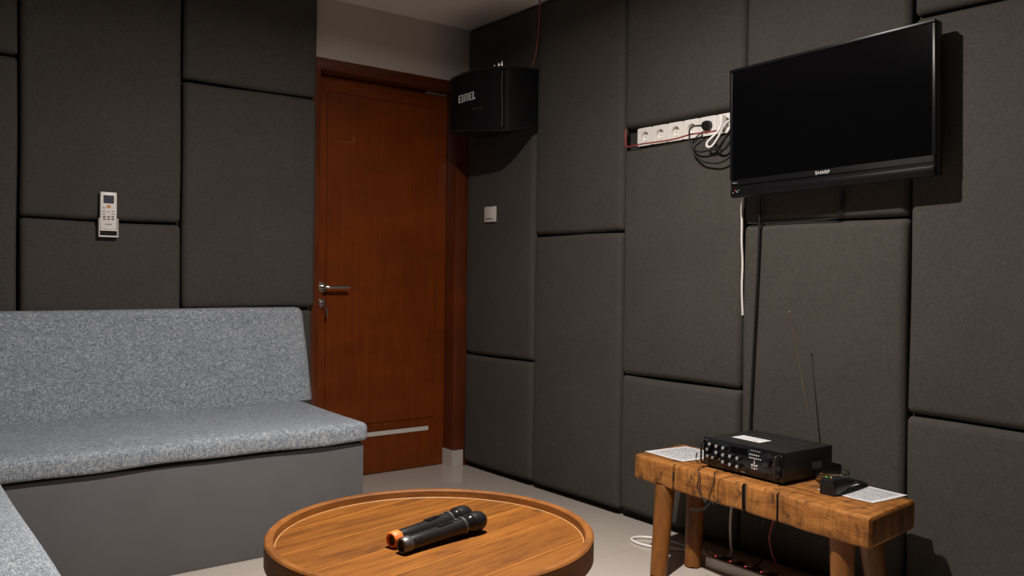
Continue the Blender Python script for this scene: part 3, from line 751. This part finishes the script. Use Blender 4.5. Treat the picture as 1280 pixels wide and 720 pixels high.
# block-letter badge on the grille
def on_grille(yv, z):
    best = min(range(len(fr)-1), key=lambda i: abs((fr[i].y+fr[i+1].y)/2-yv)); a, b = fr[best], fr[best+1]
    q = (yv-a.y)/(b.y-a.y); sh = tiltx*(zt_-z)/(zt_-zb)
    tx = (b-a).normalized(); nrm = Vector((tx.y, -tx.x, 0)); 
    if nrm.x > 0: nrm = -nrm
    return Vector((a.x+(b.x-a.x)*q, yv, z)), tx, nrm
bm = bmesh.new()
p_, tx, nr = on_grille(-.385, 1.858)
B4 = axis_mat(p_-Vector((-.12, -.4, 1.70)), tx, (0, 0, 1), nr)
def blk(x0, z0, x1, z1): add_box(bm, (x0, z0, -.002), (x1, z1, .0022), 0, 1, B4)
def ring_letter(x, w, h, th, kind):
    if kind == 'M':
        blk(x, h/2-th, x+w, h/2); blk(x, -h/2, x+th*.9, h/2-th); blk(x+w-th*.9, -h/2, x+w, h/2-th); blk(x+w/2-th*.3, -h/2, x+w/2+th*.3, h/2-th*1.6)
    else:
        blk(x, -h/2, x+th, h/2); blk(x+th, h/2-th, x+w, h/2); blk(x+th, -h/2, x+w, -h/2+th); blk(x+w-th*.7, -h/2+th, x+w, -th*.25); blk(x+w-th*.7, th*.25, x+w, h/2-th); blk(x+w*.45, -th*.4, x+w-th*.5, th*.4)
for i, k in enumerate('BMB'): ring_letter(-.060+i*.046, .034, .036, .0050, k)
blk(.072, -.018, .077, -.011)
link('badge', bm, M['mark_white'], spk)
bm = bmesh.new(); p_, tx, nr = on_grille(-.47, 1.795); B4 = axis_mat(p_-Vector((-.12, -.4, 1.70)), tx, (0, 0, 1), nr)
for i in range(6): blk(-.03+i*.008, -.003, -.024+i*.008, .003)
blk(.03, -.008, .036, .002)
link('small_badge', bm, plain('dim_grey_ink', (.035, .035, .035), .6), spk)
def onto_top(bm):
    for v in bm.verts: v.co.z += zmap(v.co.x-.12, v.co.y-.4, zt_)-zt_-.004
# hanging bracket with wing bolts on the top, and an arm back to the wall
bm = bmesh.new(); O = Vector((-.12, -.4, 1.70))
add_box(bm, Vector((-.20, -.60, zt_+.004+.0003))-O, Vector((-.12, -.47, zt_+.004+.005))-O, .001, 1); add_box(bm, Vector((-.16, -.545, zt_+.004+.004))-O, Vector((-.003, -.515, zt_+.004+.008))-O, .001, 1)
onto_top(bm); sharp(link('bracket', bm, M['black_metal'], spk))
for i, (x, y, r, h) in enumerate(((-.195, -.575, .008, .022), (-.19, -.545, .012, .020), (-.19, -.51, .007, .018), (-.185, -.48, .006, .014))):
    bm = bmesh.new(); add_lathe(bm, [(0, 0), (r, 0), (r, h*.5), (r*.6, h*.55), (r*.6, h), (0, h)], 12, Matrix.Translation(Vector((x, y, zt_+.004+.005))-O))
    if i == 0: add_tube(bm, [Vector((x, y, zt_+.004+.018))-O, Vector((x+.002, y, zt_+.004+.040))-O], .0015, 6, 2, False)
    if i == 1: add_box(bm, Vector((x-.002, y-.017, zt_+.004+.012))-O, Vector((x+.002, y+.017, zt_+.004+.022))-O, .001, 1)
    onto_top(bm); sharp(link('bolt', bm, M['chrome'], spk))
w_ = tube('speaker_wire', [(-.02, -.628, 2.3135), (-.014, -.622, 2.26), (-.010, -.612, 2.18), (-.008, -.596, 2.09), (-.012, -.580, 2.03), (-.028, -.574, 2.000), (-.05, -.57, 1.9975)], .0028, M['copper_wire'])
tag(w_, 'reddish speaker wire running from the ceiling down to the loudspeaker', 'wire')

# ------------------------------------------------------------------ wall sockets in the slot between the panels
sk = thing('socket_strip', 'white strip of wall sockets in the slot between the padded panels', 'socket', (.044, -1.5, 1.595))
SX = -.036
part('backing_board', M['ivory_plastic'], sk, (-.004, -.266, -.036), (.005, .262, .0365))
pl = .0825
def plate_mesh(w, h, x0, x1, hole, n=40):
    """square socket plate with a round well sunk through it; faces -X"""
    bm = bmesh.new(); sq = []; ci = []; wl = []; sb = []
    for k in range(n):
        a = 2*PI*(k+.5)/n; c, s_ = math.cos(a), math.sin(a); m = 1/max(abs(c)/(w/2), abs(s_)/(h/2))
        sq.append(bm.verts.new((x0, c*m, s_*m))); sb.append(bm.verts.new((x1, c*m, s_*m)))
        ci.append(bm.verts.new((x0, c*hole, s_*hole))); wl.append(bm.verts.new((x0+.0165, c*hole*.97, s_*hole*.97)))
    for k in range(n):
        q = (k+1) % n
        bm.faces.new((sq[k], sq[q], ci[q], ci[k])); bm.faces.new((sb[k], sb[q], sq[q], sq[k])); bm.faces.new((ci[k], ci[q], wl[q], wl[k]))
    bm.faces.new(wl); bm.faces.new(sb)
    bmesh.ops.recalc_face_normals(bm, faces=bm.faces); return bm
for i in range(7):
    y1 = .262-i*pl; y0 = max(y1-pl, -.281); cy = (y0+y1)/2
    if y1-y0 < .06:
        p_ = part('socket_plate', M['white_plastic'], sk, (-.026, y0+.0006, -.0365), (-.0045, y1-.0006, .037), .002, 2); continue
    bm = plate_mesh(pl-.0012, .0735, -.026, -.0045, .0205)
    for v in bm.verts: v.co.y += cy
    p_ = sharp(link('socket_plate', bm, M['white_plastic'], sk), 30)
    rot = axis_mat((-.0095, cy, 0), (0, -1, 0), (0, 0, 1), (-1, 0, 0))
    bm = bmesh.new()
    for s_ in (-1, 1): add_lathe(bm, [(0, .0), (.0027, .0), (.0027, .0006), (0, .0006)], 12, rot @ Matrix.Translation((s_*.0095, 0, 0)))
    link('pin_holes', bm, M['hole'], p_)
    for s_ in (-1, 1):
        bm = bmesh.new(); add_box(bm, (-.0025, s_*.0175-.0022, .0005), (.0025, s_*.0175+.0022, .012), 0, 1, rot); link('earth_clip', bm, M['steel'], p_)
# red wire along the strip
w_ = tube('red_wire', [(-.004, -1.192, 1.634), (-.006, -1.1925, 1.60), (-.004, -1.195, 1.568), (-.010, -1.208, 1.5575), (-.012, -1.29, 1.560), (-.012, -1.38, 1.5585), (-.011, -1.47, 1.5595), (-.011, -1.545, 1.567), (-.010, -1.62, 1.566), (-.008, -1.69, 1.566)], .0031, M['red_wire'], n=6)
tag(w_, 'thin red wire lying along the bottom of the socket strip', 'wire')
# plugs
plug_y = -1.238-pl*4.5
c1 = thing('socket_lead', 'black plug and cord hanging from the wall socket beside the television', 'cord', (.0155, plug_y, 1.595))
lathe('plug', [(0, 0), (.0200, 0), (.0195, .010), (.0165, .020), (.011, .027), (0, .028)], M['black_plastic'], c1, 28, axis_mat((0, 0, 0), (0, -1, 0), (0, 0, 1), (-1, 0, 0)))
o1 = Vector(c1.location)
rel = lambda pts, o_: [Vector(p)-o_ for p in pts]
tube('cord', rel([(-.006, plug_y+.004, 1.594), (-.030, plug_y+.030, 1.592), (-.034, plug_y+.047, 1.578), (-.030, plug_y+.050, 1.545), (-.028, plug_y+.046, 1.520), (-.027, plug_y+.030, 1.488), (-.026, plug_y-.010, 1.456), (-.026, plug_y-.050, 1.445), (-.027, plug_y-.090, 1.441), (-.028, plug_y-.135, 1.455), (-.030, plug_y-.20, 1.50)], o1), .0036, M['black_cable'], c1)
c2 = tube('black_lead', [(-.012, plug_y+.006, 1.568), (-.014, plug_y+.005, 1.553), (-.018, plug_y+.042, 1.53), (-.022, plug_y+.035, 1.507), (-.024, plug_y+.004, 1.493), (-.025, plug_y-.040, 1.493), (-.026, plug_y-.082, 1.500), (-.027, plug_y-.122, 1.538), (-.029, plug_y-.165, 1.585), (-.03, plug_y-.205, 1.60)], .0034, M['black_cable'])
tag(c2, 'thin black cord sagging from under the black plug toward the television', 'cord')
c3 = tube('black_lead', [(-.010, plug_y-.052, 1.552), (-.016, plug_y-.058, 1.535), (-.022, plug_y-.060, 1.515), (-.024, plug_y-.070, 1.497), (-.026, plug_y-.092, 1.488), (-.027, plug_y-.118, 1.492), (-.028, plug_y-.150, 1.525), (-.029, plug_y-.185, 1.565), (-.03, plug_y-.215, 1.59)], .0044, M['black_cable'])
tag(c3, 'thick black cord looping under the white plug, behind the television edge', 'cord')
wy = plug_y-pl
c4 = thing('socket_lead', 'white plug with a looped white cord beside the television', 'cord', (.0155, wy, 1.600))
bm = bmesh.new(); add_box(bm, (-.030, -.0075, -.022), (0, .0075, .022), .005, 3); sharp(link('plug', bm, M['white_plastic'], c4))
o4 = Vector(c4.location)
tube('cord', rel([(-.010, wy, 1.582), (-.018, wy+.006, 1.562), (-.026, wy+.020, 1.545), (-.032, wy+.042, 1.526), (-.034, wy+.046, 1.512), (-.034, wy+.036, 1.504), (-.033, wy+.018, 1.509), (-.033, wy-.008, 1.538), (-.034, wy-.030, 1.570), (-.036, wy-.055, 1.588), (-.037, wy-.09, 1.592)], o4), .0045, M['white_plastic'], c4)

# ------------------------------------------------------------------ cables below the television
c5 = tube('television_cable', [(-.030, -1.885, 1.335), (-.018, -1.876, 1.30), (-.012, -1.871, 1.22), (-.012, -1.868, 1.10), (-.013, -1.863, .95), (-.013, -1.857, .80), (-.013, -1.850, .62), (-.016, -1.847, .48), (-.015, -1.85, .42)], .0042, M['black_cable'])
tag(c5, 'long black cable hanging from the television down behind the amplifier', 'cable')
c6 = thing('television_cable', 'pair of short black cables curling from the television into the panel seam', 'cable', (-.02, -2.18, 1.30))
o6 = Vector(c6.location)
for k in (0, 1):
    tube('cable', rel([(-.030, -2.192-.004*k, 1.340), (-.014, -2.186-.006*k, 1.30), (-.008, -2.182-.008*k, 1.255), (-.006, -2.165-.012*k, 1.226), (-.001, -2.13-.02*k, 1.2145), (.004, -2.0, 1.2125), (.004, -1.88, 1.212), (.0, -1.81, 1.215)][: 8 if k == 0 else 6], o6), .0028, M['black_cable'], c6)
c7 = tube('white_cable', [(.008, -1.788, 1.40), (.000, -1.789, 1.32), (-.003, -1.786, 1.27), (-.003, -1.788, 1.215), (.002, -1.785, 1.15), (.010, -1.784, 1.07), (.010, -1.783, .98), (.016, -1.784, .88)], .0042, M['white_plastic'])
tag(c7, 'white cable tucked into the panel seam under the television corner', 'cable')

# ------------------------------------------------------------------ wall switch, remote control and its holder
sw = thing('wall_switch', 'small white switch plate on the dark panel below the loudspeaker', 'switch', (-.0035, -.2405, 1.326))
part('plate', M['ivory_plastic'], sw, (-.010, -.0455, -.039), (.002, .0455, .039), .002, 2)
part('rocker', M['ivory_plastic'], sw, (-.013, -.031, -.022), (-.010, .031, .031), .0015, 2)
part('slot', M['hole'], sw, (-.0108, -.022, -.0255), (-.0099, .028, -.0225))
rx, ry = -1.765, -.066
hold = thing('remote_holder', 'white wall holder gripping the remote control on the panel', 'holder', (rx, ry, 1.147), group=None)
bm = bmesh.new()
add_box(bm, (-.034, -.024, .0), (.034, 0, .0055), .001, 1)
for s in (-1, 1): add_box(bm, (s*.034-.0018, -.024, .0), (s*.034+.0018, 0, .074), .0012, 1)
add_box(bm, (-.034, -.003, .03), (.034, 0, .074)); add_box(bm, (-.034, -.024, .0245), (.034, -.022, .030))
sharp(link('holder_frame', bm, M['white_plastic'], hold))
rem = thing('remote_control', 'white air-conditioner remote control with orange button, hung in its holder', 'remote', (rx, ry-.0035, 1.177))
bm = bmesh.new(); add_box(bm, (-.0305, -.0175, .0), (.0305, 0, .148), .004, 3); sharp(link('body', bm, M['white_plastic'], rem))
part('display', M['lcd'], rem, (-.0195, -.0185, .103), (.0195, -.0172, .135), .0008, 1)
part('power_button', M['btn_orange'], rem, (-.0065, -.0192, .0855), (.0075, -.0172, .096), .001, 1)
for x, z, w, c in ((-.0175, .0845, .011, 'btn_grey'), (-.0175, .072, .012, 'btn_grey'), (.0165, .072, .011, 'btn_grey'), (0, .070, .010, 'btn_grey'), (-.0175, .061, .012, 'btn_grey'), (.0165, .061, .012, 'btn_grey')): part('button', M[c], rem, (x-w/2, -.0186, z-.0018), (x+w/2, -.0172, z+.0018), .0006, 1)
for r_, z in enumerate((.050, .0405)):
    for k, x in enumerate((-.0155, 0, .0155)): part('button', M['btn_dark'], rem, (x-.0048, -.0188, z-.0026), (x+.0048, -.0172, z+.0026), .0006, 1)
bm = bmesh.new(); x = -.013
for w in (.0035, .003, .003, .003, .003, .0035): add_box(bm, (x, -.0180, .018), (x+w, -.0172, .0225)); x += w+.0012
link('lettering', bm, M['mark_grey'], rem)

# ------------------------------------------------------------------ power strip and cables under the bench
PSY = -1.80
ps = thing('power_strip', 'white power strip with lit red switches on the floor under the bench', 'power strip', (-.165, PSY, 0), (0, 0, math.radians(-91)))
part('body', M['ivory_plastic'], ps, (0, -.028, 0), (.42, .028, .040), .004, 3)
for k in range(6):
    x = .045+k*.064
    s_ = part('socket', M['black_plastic'], ps, (x, -.018, .0395), (x+.034, .020, .0435), .001, 1)
    bm = bmesh.new()
    for q in (-.007, .007): add_lathe(bm, [(0, 0), (.0024, 0), (.0024, .0004), (0, .0004)], 8, Matrix.Translation((x+.017, q, .0434)))
    link('pin_holes', bm, M['hole'], s_)
for k in range(6):
    x = .034+k*.064; part('rocker_switch', M['black_plastic'], ps, (x-.009, -.022, .0395), (x+.006, -.006, .0445), .001, 1)
    lathe('lit_lamp', [(0, 0), (.0032, 0), (.0027, .0012), (0, .0016)], M['led_red'], ps, 12, Matrix.Translation((x, -.014, .0445)))
w_ = tube('white_floor_cable', [(-.135, -1.80, .012), (-.10, -1.72, .008), (-.14, -1.62, .0065), (-.185, -1.56, .006), (-.205, -1.50, .006), (-.195, -1.445, .006), (-.16, -1.430, .006), (-.12, -1.46, .006), (-.09, -1.53, .006), (-.085, -1.60, .006), (-.07, -1.70, .006)], .0052, M['white_plastic'])
tag(w_, 'white cable looped on the floor beside the left bench legs', 'cable')
w_ = tube('white_floor_cable', [(-.06, -1.83, .2885), (-.07, -1.822, .24), (-.085, -1.822, .16), (-.095, -1.832, .08), (-.10, -1.84, .045), (-.105, -1.82, .02), (-.10, -1.79, .012), (-.08, -1.76, .006), (-.07, -1.715, .006)], .0048, M['ivory_plastic'])
tag(w_, 'white cable hanging from under the bench down to the power strip', 'cable')
w_ = tube('thin_cable', [(-.10, -2.03, .2885), (-.10, -2.022, .235), (-.10, -2.0, .16), (-.10, -1.997, .12), (-.10, -2.02, .06), (-.095, -2.06, .02), (-.08, -2.12, .004)], .0026, M['red_wire'])
tag(w_, 'thin dark red cable hanging from under the middle of the bench', 'cable')
for i, (pts, lb) in enumerate(((((-.03, -1.90, .30), (-.035, -1.90, .2), (-.05, -1.91, .1), (-.07, -1.95, .05), (-.09, -1.93, .02), (-.06, -1.88, .005)), 'black cable hanging behind the power strip under the bench'),
                               (((-.05, -1.95, .288), (-.06, -1.955, .22), (-.06, -1.94, .14), (-.05, -1.93, .10), (-.055, -1.97, .12), (-.06, -2.0, .2), (-.055, -1.99, .288)), 'black cable drooping in a loop under the bench'))):
    tag(tube('black_cable', pts, .003, M['black_cable']), lb, 'cable')
# leads hanging from the amplifier over the bench front
yf = lambda y, d=.004: -.333+(y+1.582)/(-.946)*(-.076)-d
l1 = tube('amplifier_lead', [(-.300, -1.876, BZ+.006), (yf(-1.88, -.02), -1.886, BZ+.005), (yf(-1.9, .003), -1.904, BZ-.008), (yf(-1.9), -1.906, .352), (yf(-1.9), -1.900, .330), (yf(-1.9), -1.915, .306), (yf(-1.9), -1.936, .291), (yf(-1.9), -1.938, .283), (yf(-1.9), -1.922, .298), (yf(-1.9), -1.911, .325), (yf(-1.9), -1.913, .355), (yf(-1.9, .0), -1.906, BZ-.002)], .0014, M['black_cable'])
tag(l1, 'thin black lead hanging in a loop over the bench front, leftmost of three', 'lead')
l2 = tube('amplifier_lead', [(-.302, -1.94, BZ+.006), (yf(-1.95, -.02), -1.955, BZ+.004), (yf(-1.97, .003), -1.973, BZ-.006), (yf(-1.96), -1.968, .345), (yf(-1.96), -1.955, .315), (yf(-1.96), -1.955, .300), (yf(-1.96, .002), -1.972, .284)], .0014, M['black_cable'])
tag(l2, 'thin black lead hanging straight over the bench front, middle of three', 'lead')
l3 = tube('amplifier_lead', [(-.304, -2.02, BZ+.006), (yf(-2.01, -.02), -2.012, BZ+.003), (yf(-1.995, .002), -1.995, BZ-.008), (yf(-1.995), -1.990, .345), (yf(-1.99), -1.990, .31), (yf(-1.99), -1.980, .288)], .0009, M['black_cable'])
tag(l3, 'thinnest black lead hanging over the bench front, rightmost of three', 'lead')
l4 = tube('loose_wire', [(yf(-1.88, -.004), -1.955, .300), (yf(-1.9, .012), -1.945, .272), (yf(-1.9, .016), -1.915, .260), (yf(-1.89, .018), -1.885, .253), (yf(-1.88, .012), -1.880, .249), (yf(-1.89, .010), -1.90, .248), (yf(-1.9, .004), -1.935, .262), (yf(-1.9, -.006), -1.950, .288), (yf(-1.9, -.01), -1.952, .3)], .0015, M['black_cable'])
tag(l4, 'loose bare wire curl sticking out below the bench front edge', 'wire')
l5 = tube('jack_lead', [(-.285, -1.86, BZ+.012), (-.275, -1.84, BZ+.004), (-.262, -1.81, BZ+.008), (-.240, -1.795, BZ+.028)], lambda q: .0012 if q < .8 else .0026, M['black_cable'])
tag(l5, 'short black lead with its end standing up over the left printed sheet', 'lead')

# ------------------------------------------------------------------ light: one recessed ceiling downlight over the table
LX, LY = -1.32, -2.04
dl = thing('ceiling_downlight', 'round recessed ceiling downlight over the coffee table', 'lamp', (LX, LY, H))
lathe('trim_ring', [(.050, -.001), (.062, -.001), (.064, -.004), (.060, -.007), (.050, -.004), (.050, -.001)], M['white_plastic'], dl, 40)
lathe('diffuser', [(0, -.0008), (.049, -.0008), (.049, -.0025), (0, -.0025)], M['bulb'], dl, 32)
al = bpy.data.lights.new('downlight_lamp', 'AREA'); al.shape = 'DISK'; al.size = .06; al.spread = math.radians(172); al.energy = 54.; al.color = (1., .935, .86)
lo = bpy.data.objects.new('downlight_lamp', al); COL.objects.link(lo); lo.location = (0, 0, -.008); lo.parent = dl
sl = bpy.data.lights.new('downlight_beam', 'SPOT'); sl.energy = 138.; sl.color = (1., .935, .86); sl.spot_size = math.radians(82); sl.spot_blend = 1.; sl.shadow_soft_size = .03
so = bpy.data.objects.new('downlight_beam', sl); COL.objects.link(so); so.location = (0, 0, -.010); so.parent = dl

w = bpy.data.worlds.new('world'); sc.world = w; w.use_nodes = True
w.node_tree.nodes['Background'].inputs['Color'].default_value = (0, 0, 0, 1)

vs = sc.view_settings
vs.view_transform = 'Standard'; vs.look = 'None'; vs.exposure = 0.; vs.gamma = 1.; vs.use_curve_mapping = False
